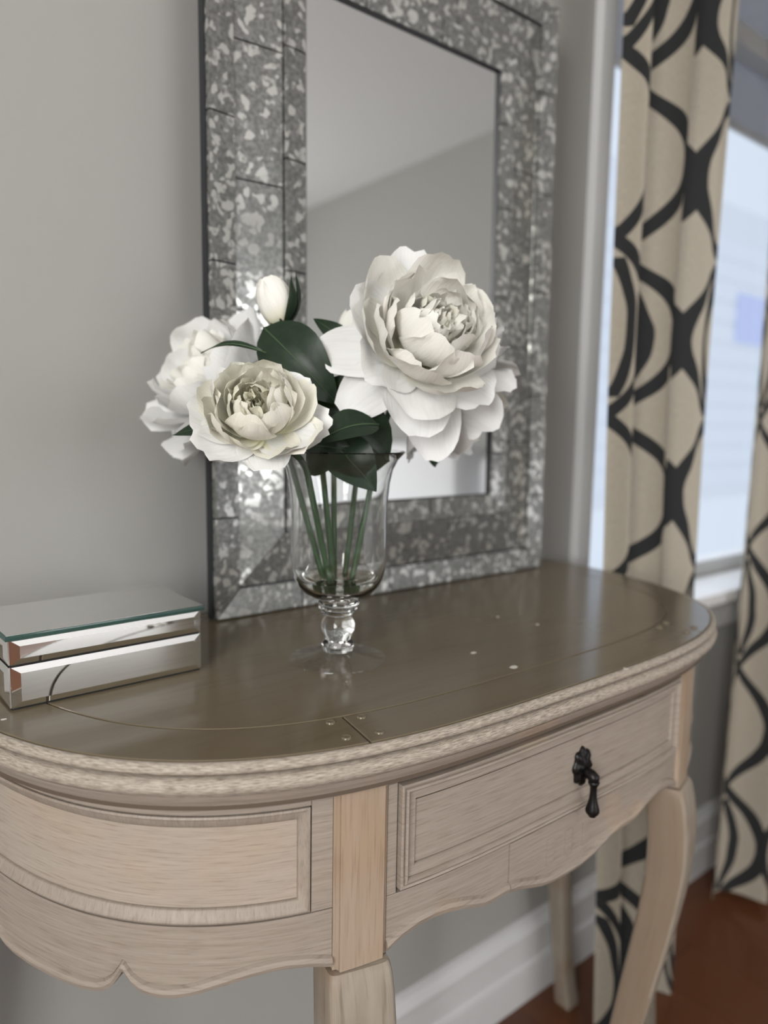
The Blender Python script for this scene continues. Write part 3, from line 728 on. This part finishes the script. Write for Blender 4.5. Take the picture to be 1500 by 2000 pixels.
peony('peony', 'largest ivory peony, full round bloom on the window side of the vase', at(846, 645, .60), tocam*.86+CR*.34+CU*.26, .0510, BIG, 4,
      (.006, -.008, .028, -.012), .05, [(at(740, 830, .60), at(612, 868, .575), .030, tocam+CU*.6), (at(715, 700, .63), at(612, 622, .635), .018, tocam)],
      extra=[(math.pi*1.06, 1.72, 1.0, -18, 10, -5), (math.pi*1.25, 1.78, .95, -20, 8, 0), (math.pi*1.47, 1.75, 1.3, -10, 30, 0), (math.pi*1.58, 1.9, 1.2, -22, 4, 0)])
peony('peony', 'cream peony with greenish yellow heart, leaning over the box side of the vase', at(503, 796, .545), tocam*.86+CR*.14+CU*.42, .0360, OPEN, 8,
      (-.010, -.004, -.040, -.012), .04, [(at(470, 850, .585), at(338, 850, .59), .016, tocam+CU*.5), (at(520, 690, .60), at(392, 690, .61), .008, tocam+CU)])
peony('peony', 'loose white peony drooping against the wall behind the cream peony', at(402, 722, .70), tocam*.42-CR*.50+CU*.46, .0600, LOOSE, 21,
      (-.006, .010, -.034, .020), .05)
peony('peony', 'white peony tucked behind and below the largest peony', at(918, 790, .705), tocam*.05+CR*.75-CU*.45, .052, LOOSE, 33,
      (.010, .006, .036, .022), .05, [(at(830, 880, .66), at(852, 905, .70), .012, tocam)])
def bud(label, centre, axis, R0, seed, vp, leaves=(), sepals=True):
    rng = random.Random(seed); org = Vector((VX, VY, T)); root = empty('peony_bud', org, label, 'flower bud'); Rm = frame_of(axis); base = centre-axis.normalized()*R0*1.15-org
    for (n, L, w, a0, a1, rc, fr) in ((4, 2.75, 1.85, 12, 134, .84, .05), (4, 2.6, 1.6, 20, 130, .72, .04), (4, 2.3, 1.2, 36, 108, .5, .04), (3, 2.1, .8, 55, 100, .35, .03)):
        for i in range(n):
            add_petal(root, base, Rm, 2*math.pi*i/n+rng.random()*.6, petal_mesh(L*R0, w*R0, D2R(a0), D2R(a1), .62, rc*R0, fr*R0, rng, 0, notch=.04, r0=.05*R0), M_PETAL)
    if sepals:
        for az, L in ((-.45, 2.1), (.35, 2.5), (-1.7, .9), (-2.7, 1.0), (2.2, 1.6)):
            vs, fs, uv = petal_mesh(L*R0, 1.15*R0, D2R(5), D2R(104), .6, .9*R0, .03*R0, rng, D2R(-40), notch=0, r0=.06*R0)
            nv, nu = 10, 9
            for j in range(nv):                          # taper to a point
                k = max(.05, (1-(j/(nv-1))**2.2)); mid_ = vs[j*nu+nu//2].copy()
                for i in range(nu): vs[j*nu+i] = mid_.lerp(vs[j*nu+i], k)
            Rz = Rm @ Matrix.Rotation(az, 3, 'Z')
            obj('sepal', [Rz @ (v*1.16) + base for v in vs], fs, M_LEAF, root, True, uv)
    stem_to(root, base, axis, vp, .03)
    for lf in leaves: add_leaf(root, org, *lf)
    return root
bud('closed white peony bud with green sepals rising above a broad dark leaf', at(538, 588, .63), CU*.92-CR*.34+tocam*.12, .0185, 5, (.0, .006, -.012, .008),
    [(at(515, 640, .625), at(660, 790, .615), .052, tocam*.8-CU*.3+CR*.3), (at(600, 760, .62), at(650, 655, .63), .026, tocam), (at(640, 860, .61), at(735, 960, .60), .040, tocam+CR*.3), (at(600, 870, .62), at(690, 880, .60), .05, tocam)])
bud('small white bud half hidden between the leaves and the largest peony', at(683, 635, .68), CU*.9+CR*.1, .0125, 6, (.004, .012, .008, .02),
    [(at(720, 670, .66), at(650, 650, .67), .016, tocam), (at(740, 830, .64), at(600, 760, .63), .06, tocam), (at(760, 900, .63), at(620, 820, .62), .06, tocam+CU*.2)])

# ------------------------------------------------------------------ curtains
def curtain(label, xl, xr, yc, amp, folds, seed, flare, z_hem, uoff, full=1.55):
    """xl, xr: left and right edge as (x at the floor, change of x per metre of height)"""
    rng = random.Random(seed); nu, nv = 240, 44; vs, uvs = [], []; L = (xr[0]-xl[0])*full
    for j in range(nv):
        v = j/(nv-1); z = z_hem + (2.2-z_hem)*(1-v); low = max(0, (v-.5)/.5)
        for i in range(nu):
            u = i/(nu-1); x0 = xl[0]+xl[1]*z; x1 = xr[0]+xr[1]*z; ed = math.sin(math.pi*u)**.4 if 0 < u < 1 else 0
            x = x0+(x1-x0)*u + ed*.010*math.sin(2*math.pi*folds*u*2+seed) + flare[0]*low**1.5*(u-.5)*2 + ed*.005*math.sin(5*v+u*3)
            y = yc + amp*(1+.3*low)*math.sin(2*math.pi*folds*u+flare[2]) + amp*.25*math.sin(2*math.pi*folds*2.3*u+1.3+v*1.2) - flare[1]*low**1.3*math.sin(math.pi*min(1, .15+u*.7))
            vs.append((x, y, z)); uvs.append((u*L+uoff, z))
    return tag(obj('curtain_panel', vs, grid_faces(nv, nu), M_CURTAIN, None, True, uvs), label, 'curtain')
curtain('beige curtain with charcoal ogee print hanging between the table and the window pane', (.955, -.016), (1.150, .036), -.108, .030, 2.2, 2, (.0, .045, 3.6), .004, .045)
curtain('beige curtain with charcoal ogee print, hem flaring on the floor past the window sill', (1.475, .012), (1.83, 0), -.10, .030, 3.1, 9, (.045, .03, .4), .022, .31)

# ------------------------------------------------------------------ white sofa across the room (seen in the mirror)
sofa = empty('sofa', (2.25, -2.5, 0), 'white slipcovered sofa seen in the mirror beside the far wall', 'sofa')
boxes('sofa_base', [(-.38, .46, -1.0, 1.0, .06, .34)], M_SOFA, sofa, .02); boxes('sofa_back', [(.22, .47, -1.0, 1.0, .30, .88)], M_SOFA, sofa, .05)
for y0 in (-1.0, .80): boxes('sofa_arm', [(-.40, .44, y0, y0+.2, .30, .62)], M_SOFA, sofa, .05)
for k in range(2): boxes('seat_cushion', [(-.40, .24, -.79+k*.8, -.01+k*.8, .34, .50)], M_SOFA, sofa, .045); boxes('back_cushion', [(.06, .28, -.79+k*.8, -.01+k*.8, .48, .94)], M_SOFA, sofa, .06)
for a in (-.32, .40):
    for b in (-.92, .92): boxes('sofa_leg', [(a-.025, a+.025, b-.025, b+.025, 0, .07)], M_LEG_LOW, sofa)
